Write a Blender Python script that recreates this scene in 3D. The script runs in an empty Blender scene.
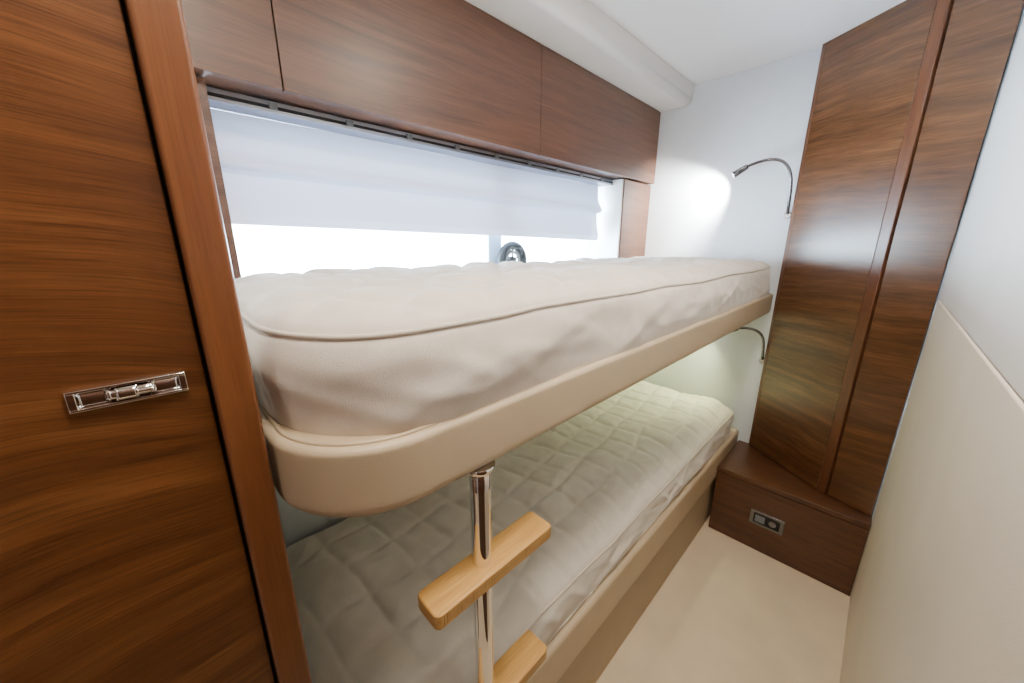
import bpy, bmesh, math
from mathutils import Vector, noise
H=1.3
def S(p): return (p[0]*H,p[1]*H,H+p[2]*H)
scn=bpy.context.scene
COL=scn.collection

# ---------------- materials ----------------
def newmat(name):
    m=bpy.data.materials.new(name); m.use_nodes=True
    nt=m.node_tree; b=nt.nodes['Principled BSDF']
    return m,nt,b
def N(nt,t,**k):
    n=nt.nodes.new(t)
    for a,v in k.items():
        try: setattr(n,a,v)
        except Exception: pass
    return n
def wood(name,dark,mid,light,scale,rough=0.36,warp=0.10,coat=0.15,pore=0.3):
    m,nt,b=newmat(name); L=nt.links.new
    tc=N(nt,'ShaderNodeTexCoord')
    n0=N(nt,'ShaderNodeTexNoise'); n0.inputs['Scale'].default_value=1.8; n0.inputs['Detail'].default_value=2
    L(tc.outputs['Object'],n0.inputs['Vector'])
    sub=N(nt,'ShaderNodeVectorMath',operation='SUBTRACT'); sub.inputs[1].default_value=(.5,.5,.5)
    L(n0.outputs['Color'],sub.inputs[0])
    sc=N(nt,'ShaderNodeVectorMath',operation='SCALE'); sc.inputs['Scale'].default_value=warp
    L(sub.outputs[0],sc.inputs[0])
    ad=N(nt,'ShaderNodeVectorMath',operation='ADD'); L(tc.outputs['Object'],ad.inputs[0]); L(sc.outputs[0],ad.inputs[1])
    mp=N(nt,'ShaderNodeMapping'); mp.inputs['Scale'].default_value=scale; L(ad.outputs[0],mp.inputs['Vector'])
    nA=N(nt,'ShaderNodeTexNoise'); nA.inputs['Scale'].default_value=1; nA.inputs['Detail'].default_value=8; nA.inputs['Roughness'].default_value=.68
    L(mp.outputs[0],nA.inputs['Vector'])
    cr=N(nt,'ShaderNodeValToRGB'); e=cr.color_ramp.elements
    e[0].position=.28; e[0].color=(*dark,1); e[1].position=.72; e[1].color=(*light,1)
    x=e.new(.5); x.color=(*mid,1)
    L(nA.outputs['Fac'],cr.inputs[0])
    mp2=N(nt,'ShaderNodeMapping'); mp2.inputs['Scale'].default_value=tuple(s*(14 if s>6 else 5) for s in scale); L(ad.outputs[0],mp2.inputs['Vector'])
    nB=N(nt,'ShaderNodeTexNoise'); nB.inputs['Scale'].default_value=1; nB.inputs['Detail'].default_value=3
    L(mp2.outputs[0],nB.inputs['Vector'])
    r2=N(nt,'ShaderNodeValToRGB'); e=r2.color_ramp.elements
    e[0].position=.34; e[0].color=(1-pore,1-pore,1-pore,1); e[1].position=.54; e[1].color=(1,1,1,1)
    L(nB.outputs['Fac'],r2.inputs[0])
    mx=N(nt,'ShaderNodeMix',data_type='RGBA',blend_type='MULTIPLY'); mx.inputs[0].default_value=1
    L(cr.outputs[0],mx.inputs[6]); L(r2.outputs[0],mx.inputs[7])
    L(mx.outputs[2],b.inputs['Base Color'])
    b.inputs['Roughness'].default_value=rough
    b.inputs['Coat Weight'].default_value=coat; b.inputs['Coat Roughness'].default_value=.25
    bp=N(nt,'ShaderNodeBump'); bp.inputs['Strength'].default_value=.12; bp.inputs['Distance'].default_value=.001
    L(nB.outputs['Fac'],bp.inputs['Height']); L(bp.outputs[0],b.inputs['Normal'])
    return m
def plain(name,col,rough=.6,metal=0,var=.04,nscale=30,bump=0,bscale=400,coat=0,sheen=0,vor=False):
    m,nt,b=newmat(name); L=nt.links.new
    tc=N(nt,'ShaderNodeTexCoord')
    n=N(nt,'ShaderNodeTexNoise'); n.inputs['Scale'].default_value=nscale; n.inputs['Detail'].default_value=3
    L(tc.outputs['Object'],n.inputs['Vector'])
    cr=N(nt,'ShaderNodeValToRGB'); e=cr.color_ramp.elements
    e[0].position=.3; e[0].color=(*[c*(1-var) for c in col],1)
    e[1].position=.7; e[1].color=(*[min(1,c*(1+var)) for c in col],1)
    L(n.outputs['Fac'],cr.inputs[0]); L(cr.outputs[0],b.inputs['Base Color'])
    b.inputs['Roughness'].default_value=rough; b.inputs['Metallic'].default_value=metal
    b.inputs['Coat Weight'].default_value=coat
    if sheen: b.inputs['Sheen Weight'].default_value=sheen
    if bump:
        if vor: t=N(nt,'ShaderNodeTexVoronoi'); out='Distance'
        else: t=N(nt,'ShaderNodeTexNoise'); out='Fac'
        t.inputs['Scale'].default_value=bscale; L(tc.outputs['Object'],t.inputs['Vector'])
        bp=N(nt,'ShaderNodeBump'); bp.inputs['Strength'].default_value=bump; bp.inputs['Distance'].default_value=.001
        L(t.outputs[out],bp.inputs['Height']); L(bp.outputs[0],b.inputs['Normal'])
    return m
w_door=wood('walnut_door',(.070,.023,.0065),(.135,.047,.0125),(.205,.080,.023),(3,3,42),warp=.16,pore=.38)
w_cab=wood('walnut_cabinet',(.050,.0185,.0085),(.088,.034,.015),(.128,.052,.024),(2.2,2.2,46),warp=.05,rough=.42,coat=.08)
w_panel=wood('walnut_panel',(.056,.021,.0085),(.102,.040,.0145),(.158,.066,.025),(2.5,2.5,40),warp=.10,rough=.25,coat=.35,pore=.38)
w_box=wood('walnut_box',(.046,.016,.0065),(.088,.031,.012),(.135,.052,.020),(40,2.5,40),warp=.06)
w_post=wood('walnut_post',(.12,.039,.012),(.16,.055,.017),(.20,.073,.024),(45,45,2),warp=.03,rough=.35,pore=.15)
w_post2=wood('walnut_corner_post',(.075,.025,.010),(.108,.037,.014),(.138,.050,.019),(45,45,2),warp=.03,rough=.3)
w_step=wood('oak_step',(.46,.235,.06),(.58,.31,.088),(.68,.40,.13),(3,50,50),warp=.03,pore=.2)
white=plain('white_lacquer',(.90,.92,.94),.45,var=.01)
wallw=plain('white_wall_vinyl',(.74,.78,.83),.5,var=.015,bump=.15,bscale=500)
leather=plain('cream_leather',(.80,.73,.63),.5,var=.03,nscale=6,bump=.25,bscale=700,vor=True)
leather2=plain('pale_leather',(.79,.78,.76),.45,var=.02,nscale=6,bump=.2,bscale=700,vor=True)
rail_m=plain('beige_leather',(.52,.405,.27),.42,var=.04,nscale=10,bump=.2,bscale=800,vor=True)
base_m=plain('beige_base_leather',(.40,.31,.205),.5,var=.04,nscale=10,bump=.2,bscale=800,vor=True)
floor_m=plain('cream_floor',(.70,.57,.40),.5,var=.05,nscale=9,bump=.2,bscale=300)
fabric=plain('mattress_fabric',(.74,.66,.575),.95,var=.06,nscale=25,bump=.5,bscale=900,sheen=.3)
fabric2=plain('quilt_fabric',(.74,.69,.61),.95,var=.05,nscale=25,bump=.4,bscale=900,sheen=.3)
piping_m=plain('piping_fabric',(.62,.55,.47),.8,var=.03)  # fabric tone darkened to paint a shadow line along the seams
chrome=plain('chrome',(.80,.79,.78),.04,metal=1,var=.01)
dchrome=plain('dark_chrome',(.18,.18,.20),.15,metal=1,var=.01)
alum=plain('aluminium',(.36,.38,.42),.35,metal=1,var=.03)
black=plain('black_rubber',(.006,.006,.008),.6,var=.1)
darkm=plain('dark_gap',(.02,.012,.008),.8,var=.1)
greyp=plain('grey_plastic',(.16,.18,.20),.5,var=.05)
mull=plain('mullion_grey',(.62,.70,.76),.5,var=.03)
# blind
m,nt,b=newmat('blind_fabric'); blind_m=m
nt.nodes.remove(b); o=nt.nodes['Material Output']
df=N(nt,'ShaderNodeBsdfDiffuse'); df.inputs[0].default_value=(.66,.68,.79,1)
tl=N(nt,'ShaderNodeBsdfTranslucent'); tl.inputs[0].default_value=(.58,.64,.86,1)
tcn=N(nt,'ShaderNodeTexCoord'); wn=N(nt,'ShaderNodeTexNoise'); wn.inputs['Scale'].default_value=600
nt.links.new(tcn.outputs['Object'],wn.inputs['Vector'])
bpn=N(nt,'ShaderNodeBump'); bpn.inputs['Strength'].default_value=.1; bpn.inputs['Distance'].default_value=.001
nt.links.new(wn.outputs['Fac'],bpn.inputs['Height']); nt.links.new(bpn.outputs[0],df.inputs['Normal'])
ms=N(nt,'ShaderNodeMixShader'); ms.inputs[0].default_value=.032
nt.links.new(df.outputs[0],ms.inputs[1]); nt.links.new(tl.outputs[0],ms.inputs[2]); nt.links.new(ms.outputs[0],o.inputs[0])
# glass
m,nt,b=newmat('window_glass'); glass_m=m
nt.nodes.remove(b); o=nt.nodes['Material Output']
tr=N(nt,'ShaderNodeBsdfTransparent'); tr.inputs[0].default_value=(.93,.97,1,1)
gl=N(nt,'ShaderNodeBsdfGlossy'); gl.inputs['Roughness'].default_value=.02
ms=N(nt,'ShaderNodeMixShader'); ms.inputs[0].default_value=.05
nt.links.new(tr.outputs[0],ms.inputs[1]); nt.links.new(gl.outputs[0],ms.inputs[2]); nt.links.new(ms.outputs[0],o.inputs[0])
def emis(name,col,s):
    m,nt,b=newmat(name); b.inputs['Base Color'].default_value=(*col,1)
    b.inputs['Emission Color'].default_value=(*col,1); b.inputs['Emission Strength'].default_value=s; return m
led=emis('led_lens',(1,.98,.92),60)

# ---------------- builders ----------------
def empty(name):
    e=bpy.data.objects.new(name,None); COL.objects.link(e); e.empty_display_size=.1; return e
def mobj(name,verts,faces,mat,parent=None,bevel=0,seg=3,smooth=False,scale=True):
    me=bpy.data.meshes.new(name)
    me.from_pydata([S(v) if scale else tuple(v) for v in verts],[],faces)
    bm=bmesh.new(); bm.from_mesh(me); bmesh.ops.remove_doubles(bm,verts=bm.verts,dist=1e-5)
    bmesh.ops.recalc_face_normals(bm,faces=bm.faces)
    if bevel:
        bmesh.ops.bevel(bm,geom=list(bm.edges),offset=bevel,segments=seg,profile=.5,affect='EDGES')
    bm.to_mesh(me); bm.free()
    me.materials.append(mat)
    if smooth or bevel:
        for p in me.polygons: p.use_smooth=True
    ob=bpy.data.objects.new(name,me); COL.objects.link(ob)
    if bevel:
        md=ob.modifiers.new('wn','WEIGHTED_NORMAL'); md.keep_sharp=True
    if parent: ob.parent=parent
    return ob
def box(name,x0,x1,y0,y1,z0,z1,mat,parent=None,bevel=0,seg=3):
    v=[(x,y,z) for z in (z0,z1) for y in (y0,y1) for x in (x0,x1)]
    f=[(0,2,3,1),(4,5,7,6),(0,1,5,4),(2,6,7,3),(0,4,6,2),(1,3,7,5)]
    return mobj(name,v,f,mat,parent,bevel,seg)
def prism(name,poly,z0,z1,mat,parent=None,bevel=0):
    n=len(poly); v=[(x,y,z0) for x,y in poly]+[(x,y,z1) for x,y in poly]
    f=[tuple(range(n))[::-1],tuple(range(n,2*n))]+[(i,(i+1)%n,n+(i+1)%n,n+i) for i in range(n)]
    return mobj(name,v,f,mat,parent,bevel)
def sweep(name,path,section,mat,parent=None,closed=False):
    n=len(path); k=len(section); v=[];f=[]
    for q in path:
        x,y,nx,ny=q[:4]; dz=q[4] if len(q)>4 else 0
        for o,z in section: v.append((x+nx*o,y+ny*o,z+dz))
    for i in range(n if closed else n-1):
        for j in range(k):
            a=i*k+j; b_=i*k+(j+1)%k; c=((i+1)%n)*k+(j+1)%k; d=((i+1)%n)*k+j
            f.append((a,b_,c,d))
    if not closed:
        f.append(tuple(range(k))); f.append(tuple(range((n-1)*k,n*k))[::-1])
    return mobj(name,v,f,mat,parent,smooth=True)
def rsec(o0,o1,z0,z1,r_ob,r_ot,r_i=.002):
    pts=[]
    def arc(cx,cz,r,a0):
        for i in range(9):
            a=math.radians(a0+90*i/8); pts.append((cx+r*math.cos(a),cz+r*math.sin(a)))
    def line(p,q,n=4):
        for i in range(1,n): pts.append((p[0]+(q[0]-p[0])*i/n,p[1]+(q[1]-p[1])*i/n))
    arc(o1-r_ob,z0+r_ob,r_ob,-90); line((o1,z0+r_ob),(o1,z1-r_ot),8); arc(o1-r_ot,z1-r_ot,r_ot,0); arc(o0+r_i,z1-r_i,r_i,90); arc(o0+r_i,z0+r_i,r_i,180)
    return pts
def rrect(x0,x1,y0,y1,rs,step):
    pts=[]
    cs=[(x0+rs[0],y0+rs[0],rs[0],180,270),(x1-rs[1],y0+rs[1],rs[1],270,360),(x1-rs[2],y1-rs[2],rs[2],0,90),(x0+rs[3],y1-rs[3],rs[3],90,180)]
    for i,(cx,cy,r,a0,a1) in enumerate(cs):
        n=max(4,int(r*math.pi/2/step))
        for j in range(n+1):
            a=math.radians(a0+(a1-a0)*j/n); pts.append((cx+r*math.cos(a),cy+r*math.sin(a),math.cos(a),math.sin(a)))
        nx=cs[(i+1)%4]; a=math.radians(nx[3]); ex,ey=nx[0]+nx[2]*math.cos(a),nx[1]+nx[2]*math.sin(a)
        p=pts[-1]; d=math.hypot(ex-p[0],ey-p[1]); n=int(d/step)
        for j in range(1,n): pts.append((p[0]+(ex-p[0])*j/n,p[1]+(ey-p[1])*j/n,p[2],p[3]))
    return pts
def curve(name,pts,r,mat,parent=None):
    cu=bpy.data.curves.new(name,'CURVE'); cu.dimensions='3D'; cu.bevel_depth=r; cu.bevel_resolution=5; cu.use_fill_caps=True
    sp=cu.splines.new('NURBS'); sp.points.add(len(pts)-1)
    for p,q in zip(sp.points,pts): p.co=(*S(q),1)
    sp.order_u=4; sp.use_endpoint_u=True; sp.resolution_u=12
    cu.materials.append(mat)
    ob=bpy.data.objects.new(name,cu); COL.objects.link(ob)
    if parent: ob.parent=parent
    return ob
def cyl(name,p0,p1,prof,mat,parent=None,n=32,pm=False):
    a=Vector(p0) if pm else Vector(S(p0)); b=Vector(p1) if pm else Vector(S(p1)); d=b-a
    z=d.normalized(); x=z.orthogonal().normalized(); y=z.cross(x)
    v=[];f=[]
    for t,r in prof:
        for i in range(n):
            an=2*math.pi*i/n; v.append(a+d*t+(x*math.cos(an)+y*math.sin(an))*r)
    k=len(prof)
    for j in range(k-1):
        for i in range(n): f.append((j*n+i,j*n+(i+1)%n,(j+1)*n+(i+1)%n,(j+1)*n+i))
    f.append(tuple(range(n))[::-1]); f.append(tuple(range((k-1)*n,k*n)))
    ob=mobj(name,v,f,mat,parent,scale=False)
    for p in ob.data.polygons: p.use_smooth=len(p.vertices)==4
    return ob
def torus(name,c,axis,R,r,mat,parent=None):
    c=Vector(S(c)); z=Vector(axis).normalized(); x=z.orthogonal().normalized(); y=z.cross(x)
    v=[];f=[];A=48;B=16
    for i in range(A):
        a=2*math.pi*i/A; rd=x*math.cos(a)+y*math.sin(a)
        for j in range(B):
            b_=2*math.pi*j/B; v.append(c+rd*(R+r*math.cos(b_))+z*r*math.sin(b_))
    for i in range(A):
        for j in range(B): f.append((i*B+j,((i+1)%A)*B+j,((i+1)%A)*B+(j+1)%B,i*B+(j+1)%B))
    return mobj(name,v,f,mat,parent,smooth=True,scale=False)

# ---------------- mattress ----------------
def ridge(x,y,z): 
    return 1-min(1,abs(noise.noise(Vector((x,y,z))))*3.2)
def mattress(x0,x1,y0,y1,zb,zt,rs,amp,cell,seed,crown,mat,wr=1.0,roll=.05,crease=0.0,bulge=.009,power=1.15,skew=.9,square=False,sag=.004,lw=.010,side=None):
    if side is None: side=crease
    root=empty('mattress')
    ol=rrect(x0,x1,y0,y1,rs,.0058); n=len(ol); W=(y1-y0)/2; ym=(y0+y1)/2
    v=[];f=[];rows=0
    SR=20
    def fold(x,y,z):
        s=noise.noise(Vector((x*5+seed,y*5,z*14)))*.006*wr+noise.noise(Vector((x*14+seed,y*14,z*20)))*.0022*wr
        s+=side*.7*(ridge((x-z*2.5)*5+seed,(y+z)*5,z*3)-.4)+side*.35*(ridge((x+z*1.5)*11+seed,(y-z)*11,z*16)-.4)
        return s
    zj=[sag*wr*noise.noise(Vector((x*4+seed,y*4,3))) +.4*sag*wr*noise.noise(Vector((x*13+seed,y*13,3))) for x,y,_,_ in ol]
    for k in range(SR+1):
        t=k/SR
        for (x,y,nx,ny),dz in zip(ol,zj):
            env=math.sin(math.pi*t)
            o=bulge*env**.6+fold(x,y,zb+(zt-zb)*t)*env
            v.append((x+nx*o,y+ny*o,zb+(zt-zb)*t+dz*t*t))
        rows+=1
    K=92
    for k in range(1,K+1):
        ff=(k/K)**1.15
        for (x,y,nx,ny),dz in zip(ol,zj):
            mxx=min(max(x,x0+W),x1-W); px=x+(mxx-x)*ff; py=y+(ym-y)*ff
            d=ff*W*H
            lip=.0055*math.exp(-((d-.012)/.012)**2)
            X=px*H;Y=py*H
            wx=noise.noise(Vector((X*4+seed,Y*4,0)))*.035; wy=noise.noise(Vector((X*4,Y*4+seed,5)))*.035
            if square: a=((X+wx)+(Y+wy)*.12)/cell; b_=((Y+wy)-(X+wx)*.12)/cell; dm=1.0
            else: a=((X+wx)+(Y+wy)*skew)/cell; b_=((X+wx)-(Y+wy)*skew)/cell; dm=.72
            da=abs(a-round(a))*cell*dm; db=abs(b_-round(b_))*cell*dm
            q=(1-math.exp(-(da/lw)**1.5))*(1-math.exp(-(db/lw)**1.5))
            edge=1-math.exp(-(d/.025)**2)
            rum=amp*.5*noise.noise(Vector((X*13,Y*13,seed)))+.006*wr*noise.noise(Vector((X*3.5,Y*5,seed+9)))
            rum+=crease*((ridge(X*5+seed,Y*7,1.5)-.35)*.6+(ridge(X*11,Y*12+seed,4.5)-.35)*.35)
            z=crown*(1-math.exp(-(d/roll)**power))/H + edge*(amp*(q-.6)+rum)/H
            v.append((px+nx*lip,py+ny*lip,zt+dz*(1-ff)+z))
        rows+=1
    for k in range(rows-1):
        for i in range(n):
            f.append((k*n+i,k*n+(i+1)%n,(k+1)*n+(i+1)%n,(k+1)*n+i))
    f.append(tuple(range(n))[::-1])
    mobj('quilted_body',v,f,mat,root,smooth=True)
    r=.0034/H
    olz=[(*p,dz) for p,dz in zip(ol,zj)]
    sec=lambda zc:[(r*.5+r*math.cos(2*math.pi*i/10),zc+r*math.sin(2*math.pi*i/10)) for i in range(10)]
    sweep('top_piping',olz,sec(zt),piping_m,root,closed=True)
    sweep('bottom_piping',ol,sec(zb+.004),piping_m,root,closed=True)
    return root
mattress(.066,1.50,.277,.775,-.174,-.072,(.125,.035,.03,.06),.0105,.15,3.1,.034,fabric,wr=1.1,roll=.027,crease=.003,side=.0055,bulge=.012,sag=.0045,lw=.012)
mattress(.064,1.50,.310,.775,-.695,-.612,(.10,.035,.03,.05),.007,.105,11.7,.060,fabric2,wr=1.9,roll=.040,crease=.009,side=.012,bulge=.006,power=1.3,sag=.006,square=True,lw=.009)

# ---------------- bunk bed frames ----------------
def railpath(x0,x1,y0,r,yend):
    p=[]
    n=60
    for i in range(n): p.append((x1+(x0+r-x1)*i/n,y0,0,-1))
    for i in range(33):
        a=math.radians(270-90*i/32); p.append((x0+r+r*math.cos(a),y0+r+r*math.sin(a),math.cos(a),math.sin(a)))
    for i in range(1,12): p.append((x0,y0+r+(yend-y0-r)*i/11,-1,0))
    return p
bed=empty('bunk_bed')
up=railpath(.050,1.535,.264,.100,.79)
sweep('side_rail',up,rsec(-.034,0,-.234,-.163,.014,.007),rail_m,bed)
sweep('rail_top_welt',up,[(-.010+.0022*math.cos(a*math.pi/5),-.1625+.0022*math.sin(a*math.pi/5)) for a in range(10)],rail_m,bed)
box('bunk_panel',.09,1.535,.30,.79,-.215,-.178,white,bed)
bed2=empty('bunk_bed')
lo=railpath(.052,1.535,.2945,.11,.79)
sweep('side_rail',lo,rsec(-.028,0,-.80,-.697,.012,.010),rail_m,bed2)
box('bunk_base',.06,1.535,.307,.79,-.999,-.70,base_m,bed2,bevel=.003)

# ---------------- ladder ----------------
lad=empty('bunk_ladder')
px,py=.226,.281
cyl('pole_tube',(px,py,-.995),(px,py,-.236),[(i/24,.0155) for i in range(25)],chrome,lad,n=64)
cyl('floor_flange',(px,py,-.999),(px,py,-.988),[(0,.027),(.5,.027),(.8,.024),(1,.016)],chrome,lad,n=48)
cyl('top_flange',(px,py,-.246),(px,py,-.2345),[(0,.0165),(.3,.020),(.6,.023),(1,.023)],chrome,lad,n=48)
for i,zt in enumerate((-.368,-.59,-.812)):
    poly=[(a,b) for a,b,_,_ in rrect(.146,.332,.257,.299,(.007,.007,.007,.007),.004)]
    prism('step_%d'%(i+1),poly,zt-.019,zt,w_step,lad,bevel=.003)
    cyl('step_collar_%d'%(i+1),(px,py,zt-.03),(px,py,zt-.019),[(0,.018),(1,.019)],chrome,lad)

# ---------------- room shell ----------------
RW=-.0965
box('floor',-.9,1.62,-.16,.95,-1.05,-1.0,floor_m)
box('ceiling',-.9,1.62,-.16,.98,.568,.62,white)
box('wall_far',1.55,1.62,RW,.98,-1.0,.568,wallw)
box('wall_back',-.95,-.9,-.16,.98,-1.0,.568,w_cab)
rw=empty('wall_right')
box('backing',-.9,1.62,-.16,-.106,-1.0,.568,wallw,rw)
box('lower_padded_panel',.285,1.334,-.108,RW,-.998,-.1265,leather,rw,bevel=.004)
box('upper_padded_panel',.285,1.334,-.108,RW-.0012,-.1255,.567,leather2,rw,bevel=.004)
d2=empty('unseen_reflection_door')  # added out of view so the chrome reflects dark walnut
box('door_leaf',-.36,.245,-.1055,-.1005,-.995,.52,w_cab,d2,bevel=.002)
box('frame_side',.248,.283,-.1055,RW,-.998,.56,w_post2,d2,bevel=.002)
box('frame_side_2',-.40,-.363,-.1055,RW,-.998,.56,w_post2,d2,bevel=.002)
box('frame_top',-.363,.248,-.1055,RW,.523,.56,w_post2,d2,bevel=.002)
box('wall_hull',.046,1.55,.803,.95,-1.0,-.13,wallw)
box('wall_window',.046,1.55,.90,.95,.21,.568,wallw)
box('window_sill',.12,1.33,.80,.93,-.13,-.12,white,bevel=.002)
box('trim_1',1.335,1.55,.752,.95,-.13,.239,w_cab,bevel=.002)
box('trim_2',1.325,1.3345,.757,.95,-.12,.239,white)
box('trim_3',.048,.112,.76,.95,-.13,.239,w_cab,bevel=.001)
box('wall_bunk_end',.030,.046,.378,.95,-1.0,.568,wallw)
war=empty('door_1')
box('door_leaf',-.85,.0175,.3525,.37,-.995,.56,w_door,war,bevel=.0012,seg=2)
box('shadow_gap',-.85,.046,.37,.376,-1,.568,darkm,war)
box('trim_jamb',.0198,.0462,.343,.3695,-1.0,.568,w_post,bevel=.004)
# handle
hd=empty('door_handle')
hx0,hx1=-.0515,.0068; hz0,hz1=-.1045,-.0900
yf=.3525
cx=(hx0+hx1)/2; cz=(hz0+hz1)/2
def domed(name,x0,x1,z0,z1,yb,h,mat,n=14,m_=10,concave=False):
    v=[];f=[]
    for i in range(n+1):
        u=i/n
        for j in range(m_+1):
            w=j/m_
            e=min(1,min(u,1-u)*9)**.5*min(1,min(w,1-w)*5)**.5
            prof=math.sin(math.pi*w)
            yy=h*(.45*e+.55*e*(1-prof if concave else prof))
            v.append((x0+(x1-x0)*u,yb-yy,z0+(z1-z0)*w))
    for i in range(n):
        for j in range(m_): f.append((i*(m_+1)+j,(i+1)*(m_+1)+j,(i+1)*(m_+1)+j+1,i*(m_+1)+j+1))
    return mobj(name,v,f,mat,hd,smooth=True)
for nm,a in (('frame_top',(hx0,hx1,hz1-.0022,hz1)),('frame_bottom',(hx0,hx1,hz0,hz0+.0022)),('frame_left',(hx0,hx0+.0045,hz0+.0015,hz1-.0015)),('frame_right',(hx1-.0045,hx1,hz0+.0015,hz1-.0015))):
    box(nm,a[0],a[1],yf-.0034,yf,a[2],a[3],chrome,hd,bevel=.0011)
box('recess_back',hx0+.003,hx1-.003,yf-.0008,yf,hz0+.001,hz1-.001,dchrome,hd)
domed('recess_cup_left',hx0+.0045,cx-.009,hz0+.0022,hz1-.0022,yf-.0008,.0018,chrome)
domed('recess_cup_right',cx+.009,hx1-.0045,hz0+.0022,hz1-.0022,yf-.0008,.0018,chrome)
domed('grip',cx-.0125,cx+.0125,cz-.0036,cz+.0044,yf-.002,.0042,chrome)
domed('latch_button',cx-.0075,cx+.0035,cz-.0040,cz+.0046,yf-.0045,.0030,chrome)
domed('latch_bar',cx+.002,cx+.0125,cz-.0016,cz+.0026,yf-.005,.003,chrome)

# overhead cabinets
oc=empty('overhead_cabinet')
box('carcass',.048,1.548,.748,.898,.2435,.503,w_cab,oc)
xs=[.05,.209,.834,1.528]
for i in range(3):
    box('cabinet_door_%d'%(i+1),xs[i]+.0010,xs[i+1]-.0010,.735,.7475,.241,.503,w_cab,oc,bevel=.0012,seg=2)
box('gap_backing',.05,1.526,.7462,.7485,.243,.501,darkm,oc)
box('end_filler',1.529,1.548,.738,.7485,.2435,.503,w_cab,oc)
pr=[(.90,.5675),(.622,.5675)]
pr+=[(.622+.022*(1-math.cos(math.radians(a))),.526-.022*math.sin(math.radians(a))) for a in range(0,91,9)]
pr+=[(.90,.504)]
v=[(x,y,z) for x in (.048,1.549) for y,z in pr]; k=len(pr)
f=[tuple(range(k)),tuple(range(k,2*k))[::-1]]+[(i,(i+1)%k,k+(i+1)%k,k+i) for i in range(k)]
so=mobj('trim_soffit',v,f,leather2)
for p in so.data.polygons: p.use_smooth=len(p.vertices)==4 and p.area<.06

# window
wi=empty('window_1')
box('glass',.112,1.325,.886,.890,-.12,.21,glass_m,wi)
box('frame_bottom',.112,1.325,.885,.90,-.12,-.105,greyp,wi)
box('frame_top',.112,1.325,.885,.90,.20,.21,greyp,wi)
box('mullion',.775,.83,.89,.90,-.105,.20,mull,wi)
# blind
bl=empty('roman_blind')
prof=[(.0,.222),(.001,.200),(.003,.178),(.010,.160),(.021,.146),(.024,.139),(.021,.132),(.008,.127),(.003,.128),(.001,.122),(.002,.11),(.005,.085),(.011,.062),(.014,.050),(.012,.040),(.010,.032)]
pp=[]
for i in range(len(prof)-1):
    for j in range(5):
        t=j/5; pp.append((prof[i][0]*(1-t)+prof[i+1][0]*t,prof[i][1]*(1-t)+prof[i+1][1]*t))
pp.append(prof[-1])
v=[];f=[];NX=90
for i in range(NX+1):
    x=.118+(1.300-.118)*i/NX
    for o,z in pp:
        v.append((x,.845-o+.0015*noise.noise(Vector((x*3,z*6,2))),z+.0015*noise.noise(Vector((x*3,0,7)))+(.019*(1-(i/NX))-.014)*max(0,min(1,(.21-z)/.15))))
k=len(pp)
for i in range(NX):
    for j in range(k-1): f.append((i*k+j,(i+1)*k+j,(i+1)*k+j+1,i*k+j+1))
mobj('shade_fabric',v,f,blind_m,bl,smooth=True)
box('head_rail',.114,1.324,.800,.855,.222,.2405,alum,bl,bevel=.001)
box('head_rail_slot',.114,1.324,.797,.8005,.228,.2325,black,bl)
box('head_rail_lip',.114,1.324,.793,.799,.2205,.2255,alum,bl)
for i in range(9):
    x=.2+i*.13
    box('bracket_%d'%i,x,x+.012,.792,.7985,.225,.236,greyp,bl)
# porthole ring
ph=empty('porthole_latch')
c=(.852,.862,-.050)
torus('rubber_ring',c,(0,1,0),.064,.018,black,ph)
torus('inner_ring',c,(0,1,0),.038,.007,greyp,ph)
cyl('hub',(c[0],.884,c[2]),(c[0],.853,c[2]),[(0,.02),(.8,.02),(1,.014)],black,ph)
for a in range(0,360,60):
    ca,sa=math.cos(math.radians(a+30)),math.sin(math.radians(a+30))
    cyl('spoke',c,(c[0]+.044*ca,c[1],c[2]+.044*sa),[(0,.005),(1,.005)],greyp,ph,n=12)

# corner cabinet
cc=empty('corner_cabinet')
A=Vector((1.535,.247)); B=Vector((1.37,.004))
zt=.5675; zb=-.742
prism('carcass',[(1.3725,.004),(1.5375,.247),(1.549,.247),(1.549,-.0955),(1.340,-.0955)],zb,zt,darkm,cc)
dr=(B-A).normalized()
def slab(name,P,Q,t0,z0,z1,mat,bev=.0015):
    d=(Q-P).normalized(); n_=Vector((d.y,-d.x)); n_=n_ if n_.x<0 else -n_
    R=[P,Q,Q+n_*t0,P+n_*t0]
    return prism(name,[(p.x,p.y) for p in R],z0,z1,mat,cc,bevel=bev)
Lh=(B-A).length
slab('angled_door',A+dr*.0107,A+dr*(Lh-.0262),.013,zb+.002,zt,w_panel)
slab('edge_strip',A,A+dr*.0105,.013,zb+.002,zt,w_post2)
slab('corner_post',A+dr*(Lh-.026),B,.0135,zb+.002,zt,w_post2,bev=.003)
E=Vector((1.336,-.0950))
slab('right_door',B+(E-B)*.01,E,.008,zb+.002,zt,w_panel)
# plinth
pl=empty('storage_step')
PX=1.300
box('carcass',PX+.015,1.549,-.0955,.292,-.999,-.76,w_box,pl)
box('front_panel',PX,PX+.015,-.0955,.292,-.999,-.766,w_box,pl,bevel=.001)
box('top_board',PX-.005,1.549,-.0955,.292,-.762,-.745,w_box,pl,bevel=.0015)
box('shadow_line',PX+.004,PX+.015,-.0955,.292,-.767,-.761,darkm,pl)
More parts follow.
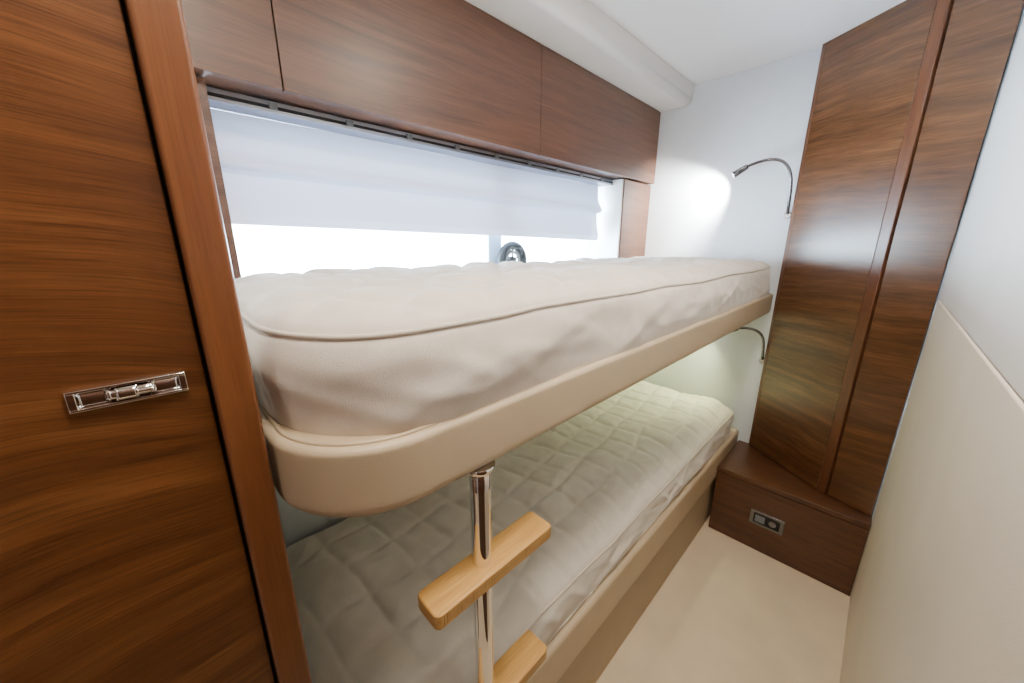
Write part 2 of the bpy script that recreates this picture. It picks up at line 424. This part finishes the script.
# outlet
ou=empty('power_outlet')
oy,oz=.130,-.876
box('metal_frame',PX-.003,PX-.0002,oy-.047,oy+.047,oz-.026,oz+.026,dchrome,ou,bevel=.0015)
box('black_insert',PX-.0042,PX-.002,oy-.036,oy+.036,oz-.0175,oz+.0175,black,ou,bevel=.0006)
box('switch_rocker',PX-.0052,PX-.0038,oy+.004,oy+.031,oz-.012,oz+.012,greyp,ou,bevel=.0004)
cyl('socket_hole',(PX-.0037,oy-.017,oz),(PX-.0054,oy-.017,oz),[(0,.0145),(1,.013)],dchrome,ou)

# reading lamps
def lamp(pts,head0,head1,mount,target,col,power,ang):
    r=empty('reading_lamp')
    curve('gooseneck',pts,.0060,dchrome,r)
    cyl('wall_mount',mount,(mount[0]-.012,mount[1],mount[2]),[(0,.016),(.7,.016),(1,.012)],chrome,r)
    cyl('lamp_head',head0,head1,[(0,.006),(.1,.011),(.85,.0135),(1,.014)],dchrome,r)
    h0=Vector(S(head0));h1=Vector(S(head1)); d=(h1-h0).normalized()
    cyl('led_lens',h1+d*.0002,h1+d*.0015,[(0,.0125),(1,.011)],led,r,pm=True)
    ld=bpy.data.lights.new('lamp_spot','SPOT'); ld.energy=power; ld.color=col; ld.spot_size=math.radians(ang); ld.spot_blend=.9; ld.shadow_soft_size=.012
    lo_=bpy.data.objects.new('lamp_spot',ld); COL.objects.link(lo_); lo_.location=h1+d*.006
    lo_.rotation_euler=(Vector(S(target))-lo_.location).to_track_quat('-Z','Y').to_euler(); lo_.parent=r
lamp([(1.535,.266,.10),(1.522,.266,.14),(1.505,.262,.20),(1.49,.285,.262),(1.475,.335,.270),(1.47,.390,.250)],(1.47,.385,.252),(1.474,.425,.230),(1.549,.266,.095),(1.55,.62,.14),(1,.98,.93),110,100)
lamp([(1.535,.262,-.40),(1.522,.262,-.37),(1.515,.262,-.33),(1.50,.275,-.293),(1.49,.31,-.283),(1.48,.345,-.29)],(1.48,.34,-.288),(1.475,.372,-.304),(1.549,.262,-.405),(1.36,.60,-.60),(.93,1,.50),18,125)

# unseen fill lamps, added under the ceiling to brighten the cabin
def cfill(x,y,p,col=(1,.89,.73),size=.25):
    r=empty('ceiling_fill')
    torus('fill_bezel',(x,y,.566),(0,0,1),.14,.008,chrome,r)
    ld=bpy.data.lights.new('lamp','AREA'); ld.shape='DISK'; ld.size=size; ld.energy=p; ld.color=col
    o_=bpy.data.objects.new('lamp',ld); COL.objects.link(o_); o_.location=S((x,y,.562)); o_.parent=r
cfill(.62,.14,9.5)
cfill(.10,.12,11.5)
cfill(-.40,.12,3)

# world
w=bpy.data.worlds.new('World'); scn.world=w; w.use_nodes=True
bg=w.node_tree.nodes['Background']; nt=w.node_tree
tc=N(nt,'ShaderNodeTexCoord'); sp=N(nt,'ShaderNodeSeparateXYZ'); nt.links.new(tc.outputs['Generated'],sp.inputs[0])
cr=N(nt,'ShaderNodeValToRGB'); e=cr.color_ramp.elements
e[0].position=0; e[0].color=(2.0,2.4,2.7,1); e[1].position=.3; e[1].color=(.66,.85,1,1)
x=e.new(.03); x.color=(1.0,1.2,1.35,1)
nt.links.new(sp.outputs['Z'],cr.inputs[0]); nt.links.new(cr.outputs[0],bg.inputs[0])
bg.inputs[1].default_value=36.0

cam=bpy.data.cameras.new('camera'); co=bpy.data.objects.new('camera',cam); COL.objects.link(co)
co.location=(0,0,H); co.rotation_euler=(math.radians(75.2),0,math.radians(45.4-90))
cam.sensor_width=36; cam.lens=364.6/1024*36; cam.clip_start=.01
scn.camera=co
